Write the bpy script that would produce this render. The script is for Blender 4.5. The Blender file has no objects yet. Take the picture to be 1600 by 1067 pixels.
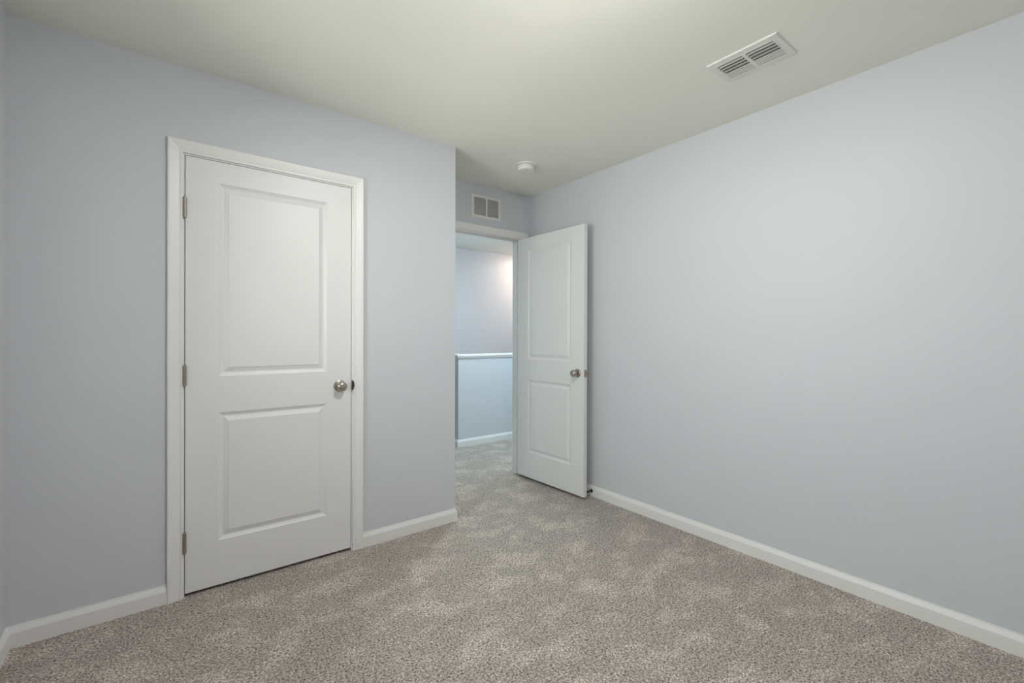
import bpy, bmesh, math, random
from mathutils import Vector, Matrix

sc = bpy.context.scene
COL = sc.collection

# ------------------------------------------------------------------ camera, world, lights, exposure
cam_d = bpy.data.cameras.new('camera')
cam_d.sensor_fit = 'HORIZONTAL'
cam_d.sensor_width = 36.0
cam_d.lens = 705.322 / 1600.0 * 36.0
cam_d.shift_y = -(533.5 - 526.7478) / 1600.0
cam_d.clip_start = 0.02
cam = bpy.data.objects.new('camera', cam_d)
COL.objects.link(cam)
cam.matrix_world = Matrix(((0.79085, -0.000911, -0.612009, 0.0),
                           (-0.612004, 0.003234, -0.790848, 0.0),
                           (0.0027, 0.999994, 0.002, 1.2068),
                           (0, 0, 0, 1)))
sc.camera = cam

sc.view_settings.view_transform = 'Standard'
sc.view_settings.look = 'None'
sc.view_settings.gamma = 1.0
sc.view_settings.use_curve_mapping = False
sc.view_settings.exposure = 0.14

world = bpy.data.worlds.new('world')
sc.world = world
world.use_nodes = True
wbg = world.node_tree.nodes['Background']
wbg.inputs['Color'].default_value = (0.75, 0.86, 1.0, 1)


def area_light(name, loc, direction, sx, sy, power, color, spread=180):
    d = bpy.data.lights.new(name, 'AREA')
    d.shape = 'RECTANGLE'
    d.size, d.size_y = sx, sy
    d.energy = power
    d.color = color
    d.spread = math.radians(spread)
    o = bpy.data.objects.new(name, d)
    COL.objects.link(o)
    o.location = loc
    o.rotation_euler = Vector(direction).to_track_quat('-Z', 'Z').to_euler()
    return o


# light levels: (power or strength, colour)
WINDOW_SKY = (26.0, (0.95, 1.0, 0.98))      # daylight through the bedroom window
GROUND_FILL = (58.0, (1.0, 0.88, 0.72))      # added upward fill through that window, standing in for sunlit ground
HALL_FILL_SKY = (56.0, (0.52, 0.80, 1.0))      # daylight through the added, unseen hall window
BED_LAMP = (110.0, (0.98, 0.97, 0.97))      # glowing glass of the bedroom ceiling light
HALL_FILL_LAMP = (125.0, (0.76, 0.93, 1.0))      # glowing glass of the added, unseen hall ceiling light
STAIR_LAMP = (54.0, (1.0, 0.77, 0.62))      # glowing glass of the stair ceiling light
WORLD = 0.6
wbg.inputs['Strength'].default_value = WORLD
area_light('bedroom_window_daylight', (-0.63, 1.40, 1.47), (1, 0, 0), 1.36, 1.20, WINDOW_SKY[0], WINDOW_SKY[1])
area_light('bedroom_window_ground_fill', (-1.5, 1.40, 0.40), (0.80, 0, 0.60), 1.6, 1.4, GROUND_FILL[0], GROUND_FILL[1])  # added light aimed up at the ceiling; no ground is built
area_light('hall_fill_daylight', (5.15, 3.70, 1.50), (-1, 0, 0), 0.80, 1.20, HALL_FILL_SKY[0], HALL_FILL_SKY[1])

# ------------------------------------------------------------------ dimensions (metres)
H = 2.44
XL, XR = -0.4757, 2.5758       # left and right bedroom walls
YB, YA = -0.56, 2.5601         # wall behind the camera, wall with the closet door
XC, YC = 1.5115, 3.0614        # closet corner, rear wall of the entry alcove
WT = 0.12
YH = YC + WT                   # hall face of the rear wall
YF = 5.455                     # far wall of the stair
XHL, XHR = 0.30, 5.0           # hall ends
HX, HY = 2.534, 4.224          # corner of the stair half wall
PI = math.pi


# ------------------------------------------------------------------ materials
def new_mat(name):
    m = bpy.data.materials.new(name)
    m.use_nodes = True
    nt = m.node_tree
    return m, nt, nt.nodes['Principled BSDF']


def srgb(r, g, b):
    f = lambda c: (c / 255.0 / 12.92) if c / 255.0 <= 0.04045 else ((c / 255.0 + 0.055) / 1.055) ** 2.4
    return (f(r), f(g), f(b), 1.0)


def coords(nt, scale=None):
    tc = nt.nodes.new('ShaderNodeTexCoord')
    return tc.outputs['Object']


def painted(name, col, rough, spec=0.5, bump=0.0, bscale=220.0, var=0.015):
    """Painted surface: slight roller texture and faint tone variation."""
    m, nt, b = new_mat(name)
    co = coords(nt)
    n = nt.nodes.new('ShaderNodeTexNoise')
    n.inputs['Scale'].default_value = 2.2
    n.inputs['Detail'].default_value = 3.0
    nt.links.new(co, n.inputs['Vector'])
    mix = nt.nodes.new('ShaderNodeMix')
    mix.data_type = 'RGBA'
    mix.inputs[6].default_value = (*[c * (1 - var) for c in col[:3]], 1)
    mix.inputs[7].default_value = (*[min(1, c * (1 + var)) for c in col[:3]], 1)
    nt.links.new(n.outputs['Fac'], mix.inputs[0])
    nt.links.new(mix.outputs[2], b.inputs['Base Color'])
    b.inputs['Roughness'].default_value = rough
    b.inputs['Specular IOR Level'].default_value = spec
    if bump:
        n2 = nt.nodes.new('ShaderNodeTexNoise')
        n2.inputs['Scale'].default_value = bscale
        n2.inputs['Detail'].default_value = 2.0
        nt.links.new(co, n2.inputs['Vector'])
        bp = nt.nodes.new('ShaderNodeBump')
        bp.inputs['Strength'].default_value = bump
        bp.inputs['Distance'].default_value = 0.002
        nt.links.new(n2.outputs['Fac'], bp.inputs['Height'])
        nt.links.new(bp.outputs['Normal'], b.inputs['Normal'])
    return m


def metal(name, col, rough):
    m, nt, b = new_mat(name)
    co = coords(nt)
    n = nt.nodes.new('ShaderNodeTexNoise')
    n.inputs['Scale'].default_value = 90.0
    nt.links.new(co, n.inputs['Vector'])
    r = nt.nodes.new('ShaderNodeMapRange')
    r.inputs['To Min'].default_value = rough * 0.8
    r.inputs['To Max'].default_value = rough * 1.2
    nt.links.new(n.outputs['Fac'], r.inputs['Value'])
    nt.links.new(r.outputs['Result'], b.inputs['Roughness'])
    b.inputs['Base Color'].default_value = col
    b.inputs['Metallic'].default_value = 1.0
    return m


def carpet_mat(name):
    m, nt, b = new_mat(name)
    L = nt.links.new
    co = coords(nt)
    # tufts: dark gaps between light twisted yarns
    v = nt.nodes.new('ShaderNodeTexVoronoi')
    v.inputs['Scale'].default_value = 130.0
    L(co, v.inputs['Vector'])
    fine = nt.nodes.new('ShaderNodeTexNoise')
    fine.inputs['Scale'].default_value = 135.0
    fine.inputs['Detail'].default_value = 2.5
    fine.inputs['Roughness'].default_value = 0.6
    fine.inputs['Distortion'].default_value = 0.6
    L(co, fine.inputs['Vector'])
    # speckle: each yarn its own shade
    vr = nt.nodes.new('ShaderNodeMapRange')
    vr.inputs['From Min'].default_value = 0.30
    vr.inputs['From Max'].default_value = 0.70
    L(fine.outputs['Fac'], vr.inputs['Value'])
    ramp = nt.nodes.new('ShaderNodeValToRGB')
    ramp.color_ramp.elements[0].position = 0.05
    ramp.color_ramp.elements[0].color = srgb(84, 72, 62)
    ramp.color_ramp.elements[1].position = 0.95
    ramp.color_ramp.elements[1].color = srgb(234, 225, 215)
    e = ramp.color_ramp.elements.new(0.5)
    e.color = srgb(179, 168, 157)
    L(vr.outputs['Result'], ramp.inputs['Fac'])
    # pile lying this way or that: blotches left by feet and the vacuum cleaner
    mp = nt.nodes.new('ShaderNodeMapping')
    mp.inputs['Rotation'].default_value = (0, 0, math.radians(35))
    mp.inputs['Scale'].default_value = (1.0, 1.35, 1.0)
    L(co, mp.inputs['Vector'])
    pat = nt.nodes.new('ShaderNodeTexNoise')
    pat.inputs['Scale'].default_value = 4.5
    pat.inputs['Detail'].default_value = 5.0
    pat.inputs['Roughness'].default_value = 0.66
    pat.inputs['Distortion'].default_value = 0.25
    L(mp.outputs['Vector'], pat.inputs['Vector'])
    pr = nt.nodes.new('ShaderNodeMapRange')
    pr.interpolation_type = 'SMOOTHSTEP'
    pr.inputs['From Min'].default_value = 0.46
    pr.inputs['From Max'].default_value = 0.64
    pr.inputs['To Min'].default_value = 0.92
    pr.inputs['To Max'].default_value = 1.22
    L(pat.outputs['Fac'], pr.inputs['Value'])
    mul = nt.nodes.new('ShaderNodeMix')
    mul.data_type = 'RGBA'
    mul.blend_type = 'MULTIPLY'
    mul.inputs[0].default_value = 1.0
    L(ramp.outputs['Color'], mul.inputs[6])
    L(pr.outputs['Result'], mul.inputs[7])
    L(mul.outputs[2], b.inputs['Base Color'])
    b.inputs['Roughness'].default_value = 1.0
    b.inputs['Specular IOR Level'].default_value = 0.05
    b.inputs['Sheen Weight'].default_value = 0.15
    b.inputs['Sheen Roughness'].default_value = 0.6
    # relief of the pile
    add = nt.nodes.new('ShaderNodeMath')
    add.operation = 'SUBTRACT'
    L(fine.outputs['Fac'], add.inputs[0])
    L(v.outputs['Distance'], add.inputs[1])
    bp = nt.nodes.new('ShaderNodeBump')
    bp.inputs['Strength'].default_value = 0.9
    bp.inputs['Distance'].default_value = 0.006
    L(add.outputs['Value'], bp.inputs['Height'])
    L(bp.outputs['Normal'], b.inputs['Normal'])
    return m


def glass_mat(name):
    m, nt, b = new_mat(name)
    nt.nodes.remove(b)
    out = nt.nodes['Material Output']
    tr = nt.nodes.new('ShaderNodeBsdfTransparent')
    tr.inputs['Color'].default_value = (0.95, 0.98, 0.97, 1)
    gl = nt.nodes.new('ShaderNodeBsdfGlossy')
    gl.inputs['Roughness'].default_value = 0.02
    fr = nt.nodes.new('ShaderNodeFresnel')
    mx = nt.nodes.new('ShaderNodeMixShader')
    nt.links.new(fr.outputs['Fac'], mx.inputs['Fac'])
    nt.links.new(tr.outputs['BSDF'], mx.inputs[1])
    nt.links.new(gl.outputs['BSDF'], mx.inputs[2])
    nt.links.new(mx.outputs['Shader'], out.inputs['Surface'])
    return m


def lamp_glass(name, color, strength):
    m, nt, b = new_mat(name)
    b.inputs['Base Color'].default_value = (0.9, 0.88, 0.84, 1)
    b.inputs['Roughness'].default_value = 0.35
    b.inputs['Emission Color'].default_value = (*color, 1)
    b.inputs['Emission Strength'].default_value = strength
    return m


M = {
    'wall': painted('wall_paint', srgb(209, 211, 215), 0.52, 0.32, 0.06, 260.0),
    'ceiling': painted('ceiling_paint', srgb(240, 239, 230), 0.9, 0.2, 0.05, 180.0),
    'trim': painted('trim_paint', srgb(235, 234, 231), 0.38, 0.5, 0.0, var=0.006),
    'door': painted('door_paint', srgb(231, 231, 229), 0.40, 0.5, 0.0, var=0.006),
    'carpet': carpet_mat('carpet_pile'),
    'nickel': metal('satin_nickel', (0.46, 0.42, 0.37, 1), 0.28),
    'hinge': metal('dull_nickel', (0.36, 0.335, 0.30, 1), 0.5),
    'bronze': metal('brown_bronze', (0.22, 0.13, 0.08, 1), 0.35),
    'strike': metal('dark_steel', (0.10, 0.085, 0.075, 1), 0.45),
    'vent': painted('vent_enamel', srgb(226, 226, 221), 0.35, 0.5, 0.0, var=0.004),
    'plastic': painted('white_plastic', srgb(232, 231, 226), 0.45, 0.5, 0.0, var=0.004),
    'dark': painted('vent_shade_and_led', srgb(26, 26, 25), 0.8, 0.2),
    'rubber': painted('black_rubber', srgb(18, 18, 20), 0.6, 0.3),
    'glass': glass_mat('window_glass'),
    'bed_lamp': lamp_glass('bedroom_lamp_glass', BED_LAMP[1], BED_LAMP[0]),
    'hall_fill_lamp': lamp_glass('hall_fill_lamp_glass', HALL_FILL_LAMP[1], HALL_FILL_LAMP[0]),
    'stair_lamp': lamp_glass('stair_lamp_glass', STAIR_LAMP[1], STAIR_LAMP[0]),
}


# ------------------------------------------------------------------ mesh helpers
def link(name, bm, mat, parent=None, smooth=False, bevel=0.0, angle=35):
    bmesh.ops.recalc_face_normals(bm, faces=bm.faces[:])
    me = bpy.data.meshes.new(name)
    bm.to_mesh(me)
    bm.free()
    o = bpy.data.objects.new(name, me)
    COL.objects.link(o)
    me.materials.append(mat)
    if smooth:
        for p in me.polygons:
            p.use_smooth = True
        try:
            me.set_sharp_from_angle(angle=math.radians(angle))
        except Exception:
            pass
    if bevel:
        md = o.modifiers.new('bevel', 'BEVEL')
        md.width = bevel
        md.segments = 2
        md.limit_method = 'ANGLE'
    if parent is not None:
        o.parent = parent
    return o


def tag(o, label, cat, kind=None, group=None):
    o['label'] = label
    o['category'] = cat
    if kind:
        o['kind'] = kind
    if group:
        o['group'] = group
    return o


def root(name, loc=(0, 0, 0), rz=0.0):
    o = bpy.data.objects.new(name, None)
    COL.objects.link(o)
    o.location = loc
    o.rotation_euler = (0, 0, rz)
    o.empty_display_size = 0.05
    return o


def box(bm, x0, x1, y0, y1, z0, z1):
    v = [bm.verts.new((x, y, z)) for z in (z0, z1) for x, y in ((x0, y0), (x1, y0), (x1, y1), (x0, y1))]
    for f in ((0, 1, 2, 3), (4, 5, 6, 7), (0, 1, 5, 4), (1, 2, 6, 5), (2, 3, 7, 6), (3, 0, 4, 7)):
        bm.faces.new([v[i] for i in f])


def bx(*a):
    bm = bmesh.new()
    box(bm, *a)
    return bm


def panel_with_hole(bm, axis, a0, a1, z0, z1, h0, h1, hz0, hz1, t0, t1):
    """A wall slab with one rectangular opening: one closed mesh. axis 'x' runs along x (t is y), 'y' runs along y (t is x)."""
    A = [a0, h0, h1, a1]
    Z = [z0, hz0, hz1, z1] if hz0 > z0 else [z0, hz1, z1]
    hole = (1, 1) if hz0 > z0 else (1, 0)
    P = lambda a, t, z: (a, t, z) if axis == 'x' else (t, a, z)
    g = {}
    for k, t in enumerate((t0, t1)):
        for i, a in enumerate(A):
            for j, z in enumerate(Z):
                g[k, i, j] = bm.verts.new(P(a, t, z))
    ni, nj = len(A) - 1, len(Z) - 1
    solid = lambda i, j: 0 <= i < ni and 0 <= j < nj and (i, j) != hole
    for i in range(ni):
        for j in range(nj):
            if not solid(i, j):
                continue
            for k in (0, 1):
                bm.faces.new([g[k, i, j], g[k, i + 1, j], g[k, i + 1, j + 1], g[k, i, j + 1]])
            for di, dj, e in ((-1, 0, ((i, j), (i, j + 1))), (1, 0, ((i + 1, j), (i + 1, j + 1))),
                              (0, -1, ((i, j), (i + 1, j))), (0, 1, ((i, j + 1), (i + 1, j + 1)))):
                if not solid(i + di, j + dj):
                    (p, q), (r, s) = e
                    bm.faces.new([g[0, p, q], g[0, r, s], g[1, r, s], g[1, p, q]])


def sweep(bm, path, profile, place):
    """Mitred sweep of an open 2D path. profile points are (offset to the left of the path, height above its plane)."""
    n = len(path)
    rings = []
    for i, p in enumerate(path):
        p = Vector(p)
        d0 = (p - Vector(path[i - 1])).normalized() if i else None
        d1 = (Vector(path[i + 1]) - p).normalized() if i < n - 1 else None
        n0 = Vector((-d0.y, d0.x)) if d0 else None
        n1 = Vector((-d1.y, d1.x)) if d1 else None
        if n0 is None:
            m = n1
        elif n1 is None:
            m = n0
        else:
            m = (n0 + n1)
            m = m / (1.0 + n0.dot(n1))
        rings.append([bm.verts.new(place(p.x + m.x * a, p.y + m.y * a, b)) for a, b in profile])
    k = len(profile)
    for i in range(n - 1):
        for j in range(k):
            bm.faces.new([rings[i][j], rings[i][(j + 1) % k], rings[i + 1][(j + 1) % k], rings[i + 1][j]])
    bm.faces.new(rings[0])
    bm.faces.new(list(reversed(rings[-1])))


def lathe(bm, prof, seg=40, place=lambda x, y, z: (x, y, z)):
    """prof: (radius, height) from one end to the other; ends on the axis close the shape."""
    rings = []
    for r, z in prof:
        if r < 1e-6:
            rings.append([bm.verts.new(place(0, 0, z))])
        else:
            rings.append([bm.verts.new(place(r * math.cos(2 * PI * i / seg), r * math.sin(2 * PI * i / seg), z)) for i in range(seg)])
    for a, b in zip(rings, rings[1:]):
        for i in range(seg):
            j = (i + 1) % seg
            if len(a) == 1:
                bm.faces.new([a[0], b[i], b[j]])
            elif len(b) == 1:
                bm.faces.new([a[i], a[j], b[0]])
            else:
                bm.faces.new([a[i], a[j], b[j], b[i]])


# ------------------------------------------------------------------ room shell
def structure(name, bm, mat, label, cat, **k):
    return tag(link(name, bm, mat, **k), label, cat, 'structure')


# floors
bm = bmesh.new()
outline = [(XL - WT, YB - WT), (XR + WT, YB - WT), (XR + WT, YH + 0.005), (XL - WT, YH + 0.005)]
lo = [bm.verts.new((x, y, -0.08)) for x, y in outline]
hi = [bm.verts.new((x, y, 0.0)) for x, y in outline]
bm.faces.new(lo); bm.faces.new(hi)
for i in range(4):
    bm.faces.new([lo[i], lo[(i + 1) % 4], hi[(i + 1) % 4], hi[i]])
structure('floor', bm, M['carpet'], 'grey beige speckled cut pile carpet with brushed patches across the bedroom', 'carpet')

bm = bmesh.new()
outline = [(XHL - WT, YH + 0.005), (XHR + WT, YH + 0.005), (XHR + WT, HY + 0.11), (HX + 0.115, HY + 0.11), (HX + 0.115, YF + WT), (XHL - WT, YF + WT)]
lo = [bm.verts.new((x, y, -0.08)) for x, y in outline]
hi = [bm.verts.new((x, y, 0.0)) for x, y in outline]
bm.faces.new(lo); bm.faces.new(hi)
for i in range(len(outline)):
    j = (i + 1) % len(outline)
    bm.faces.new([lo[i], lo[j], hi[j], hi[i]])
structure('floor_hall', bm, M['carpet'], 'pale carpet of the hall beyond the open doorway', 'carpet')
structure('floor_stair_landing', bx(HX + 0.115, XHR, HY + 0.11, YF, -1.33, -1.25), M['carpet'],
          'carpeted stair landing below the hall, behind the half wall', 'carpet')

# ceilings
structure('ceiling', bx(XL - WT, XR + WT, YB - WT, YC + WT / 2, H, H + 0.1), M['ceiling'],
          'flat warm white bedroom ceiling', 'ceiling')
structure('ceiling_hall', bx(XHL - WT, XHR + WT, YC + WT / 2, YF + WT, H, H + 0.1), M['ceiling'],
          'flat white hall ceiling seen through the doorway', 'ceiling')

# openings
CL0, CL1, CLT = 0.061, 0.858, 2.055        # closet rough opening
EN0, EN1, ENT = 1.685, 2.486, 2.061        # entry rough opening
WY0, WY1, WZ0, WZ1 = 0.72, 2.08, 0.87, 2.07   # bedroom window opening

bm = bmesh.new()
panel_with_hole(bm, 'x', XL, XC, 0, H, CL0, CL1, 0, CLT, YA, YA + WT)
structure('wall_front', bm, M['wall'], 'pale blue grey wall holding the closed two-panel door', 'wall')
structure('wall_alcove', bx(XC - WT, XC, YA + WT, YC, 0, H), M['wall'],
          'short pale grey return wall between closet corner and entry', 'wall')
bm = bmesh.new()
panel_with_hole(bm, 'x', XL - WT, XR, 0, H, EN0, EN1, 0, ENT, YC, YH)
structure('wall_rear', bm, M['wall'], 'grey wall with the open doorway and the louvered return grille', 'wall')
structure('wall_right', bx(XR, XR + WT, YB - WT, YH, 0, H), M['wall'],
          'long bare pale grey wall on the right of the bedroom', 'wall')
bm = bmesh.new()
panel_with_hole(bm, 'y', YB - WT, YC, 0, H, WY0, WY1, WZ0, WZ1, XL - WT, XL)
structure('wall_left', bm, M['wall'], 'pale grey wall showing as a sliver at the left edge', 'wall')
structure('wall_back', bx(XL, XR, YB - WT, YB, 0, H), M['wall'],
          'pale grey bedroom wall opposite the closed door', 'wall')
# hall and stair walls
structure('wall_hall_far', bx(XHL - WT, XHR + WT, YF, YF + WT, -1.33, H), M['wall'],
          'far wall above the stair, warmly lit at the right', 'wall')
structure('wall_hall_left', bx(XHL - WT, XHL, YH, YF, -0.08, H), M['wall'], 'hall end wall left of the doorway', 'wall')
bm = bmesh.new()
panel_with_hole(bm, 'y', YC, YF, -1.33, H, 3.30, 4.10, 0.90, 2.10, XHR, XHR + WT)
structure('wall_hall_right', bm, M['wall'], 'hall end wall with an added window, right of the doorway', 'wall')
structure('wall_hall_near', bx(XR + WT, XHR, YC, YH, 0, H), M['wall'], 'hall wall continuing past the bedroom', 'wall')
# L-shaped half wall round the stair
bm = bmesh.new()
pts = [(HX, HY), (XHR, HY), (XHR, HY + 0.115), (HX + 0.115, HY + 0.115), (HX + 0.115, YF), (HX, YF)]
lo = [bm.verts.new((x, y, -0.08)) for x, y in pts]
hi = [bm.verts.new((x, y, 0.975)) for x, y in pts]
bm.faces.new(lo); bm.faces.new(hi)
for i in range(6):
    j = (i + 1) % 6
    bm.faces.new([lo[i], lo[j], hi[j], hi[i]])
structure('wall_stair', bm, M['wall'], 'low pale blue half wall guarding the stair beyond the doorway', 'half wall')
bm = bmesh.new()
cap_prof = [(-0.135, 0.980), (-0.135, 1.000), (-0.130, 1.005), (0.014, 1.005), (0.019, 1.000), (0.019, 0.984), (0.012, 0.980),
            (0.010, 0.966), (0.004, 0.958), (0.0, 0.956), (0.0, 0.975), (-0.115, 0.975)]
sweep(bm, [(HX, YF), (HX, HY), (XHR, HY)][::-1], cap_prof, lambda x, y, z: (x, y, z))
bmesh.ops.translate(bm, vec=(0, 0, 0), verts=bm.verts)
structure('trim_3', bm, M['trim'], 'white moulded cap along the top of the stair half wall', 'trim')

# ------------------------------------------------------------------ baseboards
BASE = [(0.0, 0.0), (0.013, 0.0), (0.013, 0.056), (0.0122, 0.0595), (0.0068, 0.0735), (0.0052, 0.0765), (0.0045, 0.082), (0.0, 0.082)]


def baseboard(name, path, label, z=0.0):
    """path runs with the room on its left."""
    bm = bmesh.new()
    sweep(bm, path, BASE, lambda x, y, b: (x, y, z + b))
    return structure(name, bm, M['trim'], label, 'baseboard')


baseboard('baseboard_front', [(0.0155, YA), (XL, YA)][0:1] + [(XL + 0.0, YA)] + [(XL, YB + 0.0)], 'white baseboard from the closet casing round the left corner')
baseboard('baseboard_back', [(XL, YB), (XR, YB)][:1] + [(XR, YB)], 'white baseboard along the wall opposite the closed door')
baseboard('baseboard_right', [(XR, YB), (XR, YC)], 'long white baseboard along the bare right wall')
baseboard('baseboard_closet_corner', [(1.640, YC), (XC, YC), (XC, YA), (0.9035, YA)], 'short white baseboard right of the closet door turning the corner')
baseboard('baseboard_hall', [(XHR, HY), (HX, HY), (HX, YF)][::1], 'white baseboard at the foot of the stair half wall')
baseboard('baseboard_hall_far', [(HX, YF), (XHL, YF), (XHL, YH)], 'white baseboard in the left end of the hall')

# ------------------------------------------------------------------ door casings with their jambs
CASING = [(0.0, 0.0), (0.0, 0.0085), (0.0015, 0.0100), (0.0085, 0.0105), (0.0105, 0.0092), (0.0135, 0.0092), (0.0165, 0.0108),
          (0.030, 0.0135), (0.045, 0.0160), (0.052, 0.0168), (0.0555, 0.0160), (0.057, 0.0140), (0.057, 0.0)]


def door_trim(name, label, x0, x1, top, y_face, depth, stop_y):
    """Casing on the room side, jamb lining and stop. x0, x1, top: clear jamb faces."""
    r = root(name, (x0, y_face, 0))
    rv = 0.006
    bm = bmesh.new()
    path = [(x0 - rv, 0.0), (x0 - rv, top + rv), (x1 + rv, top + rv), (x1 + rv, 0.0)]
    sweep(bm, path, CASING, lambda u, v, b: (u - x0, -b, v))
    link('casing', bm, M['trim'], r)
    bm = bmesh.new()
    path = [(x0, 0.0), (x0, top), (x1, top), (x1, 0.0)]
    sweep(bm, path, [(0, 0), (0.018, 0), (0.018, depth), (0, depth)], lambda u, v, b: (u - x0, b, v))
    link('jamb', bm, M['trim'], r)
    bm = bmesh.new()
    sweep(bm, path, [(0.0, 0), (-0.011, 0.0), (-0.011, 0.032), (0.0, 0.032)], lambda u, v, b: (u - x0, stop_y + b, v))
    link('stop_strip', bm, M['trim'], r)
    tag(r, label, 'door frame', 'structure')
    return r


cl_trim = door_trim('trim_1', 'white moulded casing framing the closed two-panel door', 0.079, 0.840, 2.037, YA, WT, 0.041)
en_trim = door_trim('trim_2', 'white casing and jamb round the open doorway to the hall', 1.703, 2.468, 2.043, YC, WT, 0.045)
# hall side casing of the doorway
bm = bmesh.new()
sweep(bm, [(1.697, 0.0), (1.697, 2.049), (2.474, 2.049), (2.474, 0.0)], CASING, lambda u, v, b: (u - 1.703, WT + b, v))
link('casing', bm, M['trim'], en_trim)
# strike plate on the closet jamb (curved lip beside the knob)
bm = bmesh.new()
seg = 14
front, back = [], []
for i in range(seg + 1):
    t = -PI / 2 + PI * i / seg
    front.append((0.0015 + 0.0115 * math.cos(t), 0.027 * math.sin(t)))
vf = [bm.verts.new((0.840 - 0.079 + a, -0.0122, 0.930 + b)) for a, b in front]
vb = [bm.verts.new((0.840 - 0.079 + a, -0.0002, 0.930 + b)) for a, b in front]
bm.faces.new(vf); bm.faces.new(vb)
for i in range(seg + 1):
    j = (i + 1) % (seg + 1)
    bm.faces.new([vf[i], vf[j], vb[j], vb[i]])
link('strike_plate', bm, M['strike'], cl_trim)['label'] = 'dark metal strike plate'


# ------------------------------------------------------------------ two-panel doors
DW, DH, DT = 0.755, 2.017, 0.035
PX0, PX1 = 0.1295, 0.6255
PANELS = [(0.211, 0.822), (0.995, 1.915)]
MOULD = [(0.0, 0.0), (0.0022, -0.0012), (0.0045, -0.0030), (0.0150, -0.0085), (0.0185, -0.0092), (0.0215, -0.0088),
         (0.0385, -0.0030), (0.0398, -0.0026), (0.0408, -0.0008), (0.0425, -0.0004)]


def door_slab(parent):
    """Moulded slab: x from hinge edge 0 to DW, front face at y=0, back face at y=DT, z up."""
    bm = bmesh.new()
    for side in (0, 1):
        Y = lambda d: -d if side == 0 else DT + d
        xs = [0, PX0, PX1, DW]
        zs = [0, PANELS[0][0], PANELS[0][1], PANELS[1][0], PANELS[1][1], DH]
        g = [[bm.verts.new((x, Y(0), z)) for z in zs] for x in xs]
        for i in range(3):
            for j in range(5):
                if i == 1 and j in (1, 3):
                    prev = [g[1][j], g[2][j], g[2][j + 1], g[1][j + 1]]
                    for o_, d in MOULD[1:]:
                        cur = [bm.verts.new((x, Y(d), z)) for x, z in
                               ((PX0 + o_, zs[j] + o_), (PX1 - o_, zs[j] + o_), (PX1 - o_, zs[j + 1] - o_), (PX0 + o_, zs[j + 1] - o_))]
                        for k in range(4):
                            l = (k + 1) % 4
                            bm.faces.new([prev[k], prev[l], cur[l], cur[k]])
                        prev = cur
                    bm.faces.new(prev)
                else:
                    bm.faces.new([g[i][j], g[i + 1][j], g[i + 1][j + 1], g[i][j + 1]])
        if side == 0:
            g0 = g
    ring0 = [g0[i][0] for i in range(4)] + [g0[3][j] for j in range(1, 6)] + [g0[i][5] for i in (2, 1, 0)] + [g0[0][j] for j in (4, 3, 2, 1)]
    ring1 = [g[i][0] for i in range(4)] + [g[3][j] for j in range(1, 6)] + [g[i][5] for i in (2, 1, 0)] + [g[0][j] for j in (4, 3, 2, 1)]
    n = len(ring0)
    for i in range(n):
        j = (i + 1) % n
        bm.faces.new([ring0[i], ring0[j], ring1[j], ring1[i]])
    return link('slab', bm, M['door'], parent)


KNOB = [(0.0, 0.0), (0.0325, 0.0), (0.0325, 0.003), (0.031, 0.0062), (0.027, 0.0082), (0.018, 0.0095), (0.0125, 0.0115), (0.0115, 0.020),
        (0.0125, 0.026), (0.0175, 0.030), (0.0235, 0.0355), (0.0262, 0.042), (0.0268, 0.047), (0.0255, 0.053), (0.021, 0.0585),
        (0.014, 0.0618), (0.007, 0.063), (0.0, 0.0632)]


def door_knob(parent, x, z, side):
    """side -1: on the front face (towards -y), +1 on the back face."""
    y0 = 0.0 if side < 0 else DT
    pl = lambda a, b, c: (x + a, y0 + side * c, z + b)
    bm = bmesh.new()
    lathe(bm, KNOB[7 - 1:], 44, pl)
    k = link('door_knob', bm, M['nickel'], parent, smooth=True)
    k['label'] = 'satin nickel knob'
    bm = bmesh.new()
    lathe(bm, KNOB[:7] + [(0.0, 0.0115)], 44, pl)
    link('rosette', bm, M['nickel'], k, smooth=True)
    bm = bmesh.new()
    lathe(bm, [(0.0, 0.0628), (0.0045, 0.0628), (0.0045, 0.0642), (0.003, 0.0646), (0.0, 0.0646)], 20, pl)
    link('turn_button', bm, M['nickel'], k, smooth=True)
    return k


def door_hinge(parent, z, pin_x, pin_y, leaf_mirror=1):
    """Knuckle barrel with ball ends and the thin leaf edges on both sides."""
    bm = bmesh.new()
    hl = 0.0465
    prof = [(0.0, -hl - 0.004), (0.0035, -hl - 0.004), (0.0042, -hl - 0.002), (0.0072, -hl)]
    for i in range(5):
        a = -hl + i * 2 * hl / 5
        b_ = a + 2 * hl / 5
        prof += [(0.0076, a + 0.0004), (0.0076, b_ - 0.0006), (0.0070, b_)]
    prof += [(0.0042, hl + 0.002), (0.0035, hl + 0.004), (0.0, hl + 0.004)]
    lathe(bm, prof, 20, lambda a, b, c: (pin_x + a, pin_y + b, z + c))
    h = link('hinge', bm, M['hinge'], parent, smooth=True)
    h['label'] = 'satin nickel butt hinge'
    bm = bx(pin_x - 0.0009, pin_x + 0.0009, pin_y, pin_y + 0.030, z - hl + 0.001, z + hl - 0.001)
    link('hinge_leaf', bm, M['hinge'], h)
    return h


# closed door in the front wall: front face flush with the wall plane
d1 = root('door_1', (0.082, YA, 0.017))
door_slab(d1)
door_knob(d1, 0.693, 0.913, -1)
for hz in (1.776, 1.005, 0.238):
    door_hinge(d1, hz, -0.0025, -0.0105)
tag(d1, 'closed white two-panel door with nickel knob and three hinges', 'door', 'structure')

# entry door, swung open against the right wall; local x runs from hinge to free edge, front face looks to the left
a = math.atan2(2.299 - 3.058, 2.452 - 2.430)
d2 = root('door_2', (2.430, 3.058, 0.020), a)
door_slab(d2)
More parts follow.
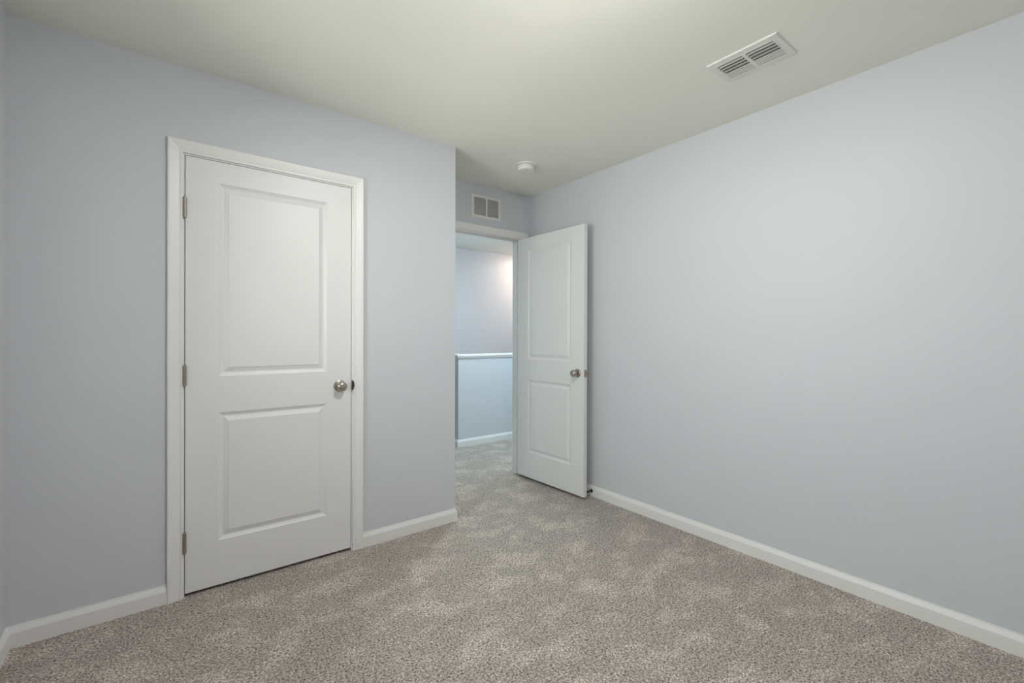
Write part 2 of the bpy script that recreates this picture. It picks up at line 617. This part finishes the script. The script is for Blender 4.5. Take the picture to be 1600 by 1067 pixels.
# with x along the leaf (towards the camera), local +y points to +x of the room: front face (y=0) is the one seen
door_knob(d2, 0.693, 0.913, -1)
door_knob(d2, 0.693, 0.913, 1)
for hz in (1.776, 1.005, 0.238):
    door_hinge(d2, hz, -0.002, DT + 0.004)
bm = bx(DW - 0.0005, DW + 0.0012, 0.005, 0.030, 0.913 - 0.0285, 0.913 + 0.0285)
lp = link('latch_plate', bm, M['nickel'], d2)
lp['label'] = 'nickel latch plate on the door edge'
bm = bmesh.new()
vs = [(DW + 0.001, 0.011), (DW + 0.012, 0.0235), (DW + 0.001, 0.0235)]
lo = [bm.verts.new((x, y, 0.904)) for x, y in vs]
hi = [bm.verts.new((x, y, 0.922)) for x, y in vs]
bm.faces.new(lo); bm.faces.new(hi)
for i in range(3):
    bm.faces.new([lo[i], lo[(i + 1) % 3], hi[(i + 1) % 3], hi[i]])
link('latch_bolt', bm, M['nickel'], lp)
for dz in (-0.021, 0.021):
    bm = bmesh.new()
    lathe(bm, [(0, DW + 0.001), (0.0036, DW + 0.001), (0.0030, DW + 0.0022), (0, DW + 0.0024)], 14, lambda p, q, c: (c, 0.0175 + p, 0.913 + dz + q))
    link('screw', bm, M['nickel'], lp)
tag(d2, 'open white two-panel door swung back near the right wall', 'door', 'structure')

# ------------------------------------------------------------------ door stop on the right baseboard, behind the open door
ds = root('door_stop', (XR - 0.013, 2.325, 0.043))
bm = bmesh.new()
lathe(bm, [(0, 0), (0.0125, 0), (0.0125, 0.003), (0.009, 0.006), (0, 0.006)], 24, lambda p, q, c: (-c, p, q))
link('base_plate', bm, M['rubber'], ds, smooth=True)
bm = bmesh.new()
turns, n, R_, r_ = 11, 11 * 14, 0.0055, 0.0011
rings = []
for i in range(n + 1):
    t = i / n
    c = Vector((-0.005 - t * 0.048, R_ * math.cos(turns * 2 * PI * t), R_ * math.sin(turns * 2 * PI * t)))
    ang = turns * 2 * PI * t
    e1 = Vector((0, math.cos(ang), math.sin(ang)))
    e2 = Vector((1, 0, 0))
    rings.append([bm.verts.new(c + e1 * r_ * math.cos(q) + e2 * r_ * 1.6 * math.sin(q)) for q in (k * 2 * PI / 6 for k in range(6))])
for p, q in zip(rings, rings[1:]):
    for k in range(6):
        bm.faces.new([p[k], p[(k + 1) % 6], q[(k + 1) % 6], q[k]])
bm.faces.new(rings[0]); bm.faces.new(rings[-1])
link('spring', bm, M['bronze'], ds, smooth=True)
bm = bmesh.new()
lathe(bm, [(0, 0.050), (0.0075, 0.050), (0.0085, 0.053), (0.0085, 0.060), (0.006, 0.063), (0, 0.064)], 24, lambda p, q, c: (-c, p, q))
link('tip', bm, M['rubber'], ds, smooth=True)
tag(ds, 'small bronze spring door stop on the baseboard behind the open door', 'door stop')

# ------------------------------------------------------------------ ceiling register
RX, RY = 2.0625, 0.940
reg = root('ceiling_register', (RX, RY, H))
hw, hl = 0.104, 0.149             # outer half sizes (x, y)
cw, cl = 0.066, 0.119             # louvered half sizes
bm = bmesh.new()
prof = [(hw, hl, 0.0), (hw, hl, -0.003), (hw - 0.004, hl - 0.004, -0.0065), (cw + 0.012, cl + 0.012, -0.0065), (cw + 0.004, cl + 0.004, -0.008),
        (cw, cl, -0.008), (cw, cl, 0.0)]
rings = [[bm.verts.new((sx * a_, sy * b_, z)) for sx, sy in ((-1, -1), (1, -1), (1, 1), (-1, 1))] for a_, b_, z in prof]
for p, q in zip(rings, rings[1:]):
    for k in range(4):
        bm.faces.new([p[k], p[(k + 1) % 4], q[(k + 1) % 4], q[k]])
for k in range(4):
    bm.faces.new([rings[-1][k], rings[-1][(k + 1) % 4], rings[0][(k + 1) % 4], rings[0][k]])
link('frame', bm, M['vent'], reg)
link('divider', bx(-cw, cw, -0.0075, 0.0075, -0.0085, -0.001), M['vent'], reg)


def curved_blade(bm, x, y0, y1, tilt, w=0.017):
    """A thin curved louvre running along y, tilted about it."""
    n = 6
    top, bot = [], []
    for i in range(n + 1):
        t = i / n - 0.5
        ang = math.radians(tilt) + t * 0.9 * (1 if tilt > 0 else -1)
        dx = math.sin(math.radians(tilt)) * t * w + 0.0022 * (0.25 - t * t) * 4 * (-1 if tilt > 0 else 1)
        dz = -math.cos(math.radians(tilt)) * t * w
        top.append((x + dx - 0.0004, dz))
        bot.append((x + dx + 0.0004, dz))
    loop = top + bot[::-1]
    A = [bm.verts.new((px, y0, -0.0070 + pz)) for px, pz in loop]
    B = [bm.verts.new((px, y1, -0.0070 + pz)) for px, pz in loop]
    bm.faces.new(A); bm.faces.new(B[::-1])
    m_ = len(loop)
    for i in range(m_):
        j = (i + 1) % m_
        bm.faces.new([A[i], A[j], B[j], B[i]])


for y0, y1 in ((-cl, -0.0075), (0.0075, cl)):
    xs = [-0.052, -0.028, -0.004, 0.0175, 0.0300, 0.0425, 0.0550]
    for k, x in enumerate(xs):
        bm = bmesh.new()
        curved_blade(bm, x, y0, y1, -20 if k < 3 else 30, 0.0130 if k < 3 else 0.0056)
        link('louver', bm, M['vent'], reg)
bm = bmesh.new()
P8 = [(-cw, -cl), (cw, -cl), (cw, cl), (-cw, cl)]
lo = [bm.verts.new((x, y, -0.0005)) for x, y in P8]
hi = [bm.verts.new((x, y, -0.0001)) for x, y in P8]
bm.faces.new(lo); bm.faces.new(hi)
for k in range(4):
    bm.faces.new([lo[k], lo[(k + 1) % 4], hi[(k + 1) % 4], hi[k]])
link('duct_shade', bm, M['dark'], reg)  # thin dark sheet painted as the shade inside an unbuilt duct
for sy in (-1, 1):
    bm = bmesh.new()
    lathe(bm, [(0, 0.0060), (0.0042, 0.0060), (0.0036, 0.0082), (0, 0.0088)], 16, lambda p, q, c: (p, sy * 0.135 + q, -c))
    link('screw', bm, M['vent'], reg, smooth=True)
tag(reg, 'white rectangular air register with louvers set in the ceiling', 'vent')

# ------------------------------------------------------------------ return grille above the doorway
GX0, GX1, GZ0, GZ1 = 1.948, 2.246, 2.164, 2.354
gx, gz = (GX0 + GX1) / 2, (GZ0 + GZ1) / 2
gr = root('return_grille', (gx, YC, gz))
hw, hh, cw, ch = (GX1 - GX0) / 2, (GZ1 - GZ0) / 2, 0.121, 0.0735
bm = bmesh.new()
prof = [(hw, hh, 0.0), (hw, hh, 0.004), (hw - 0.003, hh - 0.003, 0.007), (cw, ch, 0.007), (cw, ch, 0.0)]
rings = [[bm.verts.new((sx * a_, -d, sz * b_)) for sx, sz in ((-1, -1), (1, -1), (1, 1), (-1, 1))] for a_, b_, d in prof]
for p, q in zip(rings, rings[1:]):
    for k in range(4):
        bm.faces.new([p[k], p[(k + 1) % 4], q[(k + 1) % 4], q[k]])
for k in range(4):
    bm.faces.new([rings[-1][k], rings[-1][(k + 1) % 4], rings[0][(k + 1) % 4], rings[0][k]])
link('frame', bm, M['vent'], gr)
link('divider', bx(-0.0065, 0.0065, -0.0075, -0.0005, -ch, ch), M['vent'], gr)
link('backing_shade', bx(-cw, cw, -0.0006, -0.0002, -ch, ch), M['dark'], gr)  # thin dark sheet, shade behind the slats put into its colour
NS = 13
for x0, x1 in ((-cw, -0.0065), (0.0065, cw)):
    for k in range(NS):
        z = ch - (k + 0.5) * 2 * ch / NS
        bm = bmesh.new()
        # sloping slat: outer edge low, inner edge high, with a small lip
        pr = [(-0.0074, z - 0.0050), (-0.0068, z - 0.0038), (-0.0010, z + 0.0044), (-0.0010, z + 0.0034), (-0.0062, z - 0.0054)]
        A = [bm.verts.new((x0, y, zz)) for y, zz in pr]
        B = [bm.verts.new((x1, y, zz)) for y, zz in pr]
        bm.faces.new(A); bm.faces.new(B[::-1])
        for i in range(5):
            j = (i + 1) % 5
            bm.faces.new([A[i], A[j], B[j], B[i]])
        link('slat', bm, M['vent'], gr)
for sx in (-1, 1):
    bm = bmesh.new()
    lathe(bm, [(0, 0.0065), (0.0036, 0.0065), (0.0030, 0.0086), (0, 0.0090)], 16, lambda p, q, c: (sx * 0.136 + p, -c, q))
    link('screw', bm, M['nickel'], gr, smooth=True)
tag(gr, 'white louvered return air grille on the wall above the doorway', 'vent')

# ------------------------------------------------------------------ smoke detector
sd = root('smoke_detector', (2.065, 2.510, H))
dn = lambda p, q, c: (p, q, -c)
bm = bmesh.new()
lathe(bm, [(0, 0), (0.0690, 0), (0.0690, 0.0060), (0.0675, 0.0085), (0.0620, 0.0095), (0, 0.0095)], 56, dn)
link('base_plate', bm, M['plastic'], sd, smooth=True)
bm = bmesh.new()
lathe(bm, [(0, 0.0095), (0.0570, 0.0095), (0.0570, 0.0130), (0.0630, 0.0145), (0.0640, 0.0250), (0.0625, 0.0280), (0.0600, 0.0285), (0.0600, 0.0305),
           (0.0615, 0.0315), (0.0600, 0.0390), (0.0560, 0.0440), (0.0480, 0.0470), (0.0250, 0.0485), (0, 0.0485)], 56, dn)
body = link('body', bm, M['plastic'], sd, smooth=True, angle=28)
bm = bmesh.new()
lathe(bm, [(0, 0.0475), (0.0130, 0.0475), (0.0130, 0.0505), (0.0115, 0.0520), (0, 0.0525)], 28, lambda p, q, c: (p + 0.020, q + 0.008, -c))
link('test_button', bm, M['plastic'], body, smooth=True)
bm = bmesh.new()
lathe(bm, [(0, 0.0475), (0.0030, 0.0475), (0.0026, 0.0500), (0, 0.0506)], 14, lambda p, q, c: (p - 0.012, q - 0.022, -c))
link('indicator', bm, M['dark'], body, smooth=True)
bm = bmesh.new()
lathe(bm, [(0, 0.0478), (0.012, 0.0478), (0.012, 0.0488), (0, 0.0488)], 24, lambda p, q, c: (p - 0.014, q + 0.018, -c))
link('sounder_vent', bm, M['vent'], body, smooth=True)
tag(sd, 'round white smoke detector on the ceiling near the entry corner', 'smoke detector')


# ------------------------------------------------------------------ ceiling lights (the lamps that light the room and the stair, and one added for the hall)
def ceiling_light(loc, glass, label):
    r = root('ceiling_light', loc)
    bm = bmesh.new()
    lathe(bm, [(0, 0), (0.140, 0), (0.152, 0.006), (0.178, 0.038), (0.184, 0.052), (0.182, 0.054), (0.178, 0.053), (0.145, 0.036), (0, 0.034)], 56, dn)  # unseen flared rim, shaped to keep the dome's glow off the ceiling
    link('canopy', bm, M['nickel'], r, smooth=True)
    bm = bmesh.new()
    pr = [(0, 0.036), (0.128, 0.036), (0.130, 0.052)] + [(0.130 * math.cos(t), 0.052 + 0.060 * math.sin(t)) for t in [PI / 2 * i / 14 for i in range(1, 14)]] + [(0, 0.112)]
    lathe(bm, pr, 56, dn)
    link('glass_dome', bm, glass, r, smooth=True)
    bm = bmesh.new()
    lathe(bm, [(0, 0.110), (0.009, 0.111), (0.009, 0.115), (0.005, 0.123), (0, 0.125)], 24, dn)
    link('finial', bm, M['nickel'], r, smooth=True)
    tag(r, label, 'ceiling light')
    return r


ceiling_light((0.94, 0.90, H), M['bed_lamp'], 'lit dome light in the middle of the bedroom ceiling')
ceiling_light((2.60, 3.50, H), M['hall_fill_lamp'], 'unseen cool white dome light added on the hall ceiling outside the doorway')  # unseen lamp added to brighten the hall floor and half wall
ceiling_light((4.46, 4.97, H), M['stair_lamp'], 'lit dome light on the ceiling over the stair')


# ------------------------------------------------------------------ windows
def window(name, label, x_in, y0, y1, z0, z1, turn=0.0, at=None):
    r = root(name, at or (x_in, (y0 + y1) / 2, z0), turn)
    w, h = (y1 - y0) / 2, z1 - z0
    f = 0.045
    bm = bmesh.new()
    panel_with_hole(bm, 'y', -w, w, 0, h, -w + f, w - f, f, h - f, -0.095, -0.030)
    link('window_frame', bm, M['trim'], r)
    bm = bmesh.new()
    box(bm, -0.080, -0.045, -w + f, w - f, h / 2 - 0.02, h / 2 + 0.02)
    link('meeting_rail', bm, M['trim'], r)
    link('pane', bx(-0.066, -0.060, -w + f, w - f, f, h / 2 - 0.02), M['glass'], r)
    link('pane', bx(-0.066, -0.060, -w + f, w - f, h / 2 + 0.02, h - f), M['glass'], r)
    link('window_sill', bx(-0.030, 0.035, -w - 0.05, w + 0.05, -0.02, 0.0), M['trim'], r, bevel=0.003)
    bm = bmesh.new()
    sweep(bm, [(-w, 0.0), (-w, h), (w, h), (w, 0.0)], CASING, lambda u, v, b: (b, u, v))
    link('casing', bm, M['trim'], r)
    tag(r, label, 'window', 'structure')
    return r


window('window_1', 'white window in the left bedroom wall letting in daylight', XL, WY0, WY1, WZ0, WZ1)
window('window_2_added', 'unseen white window added at the right end of the hall', XHR, 3.30, 4.10, 0.90, 2.10, PI)  # unseen window added to bring cool daylight into the hall
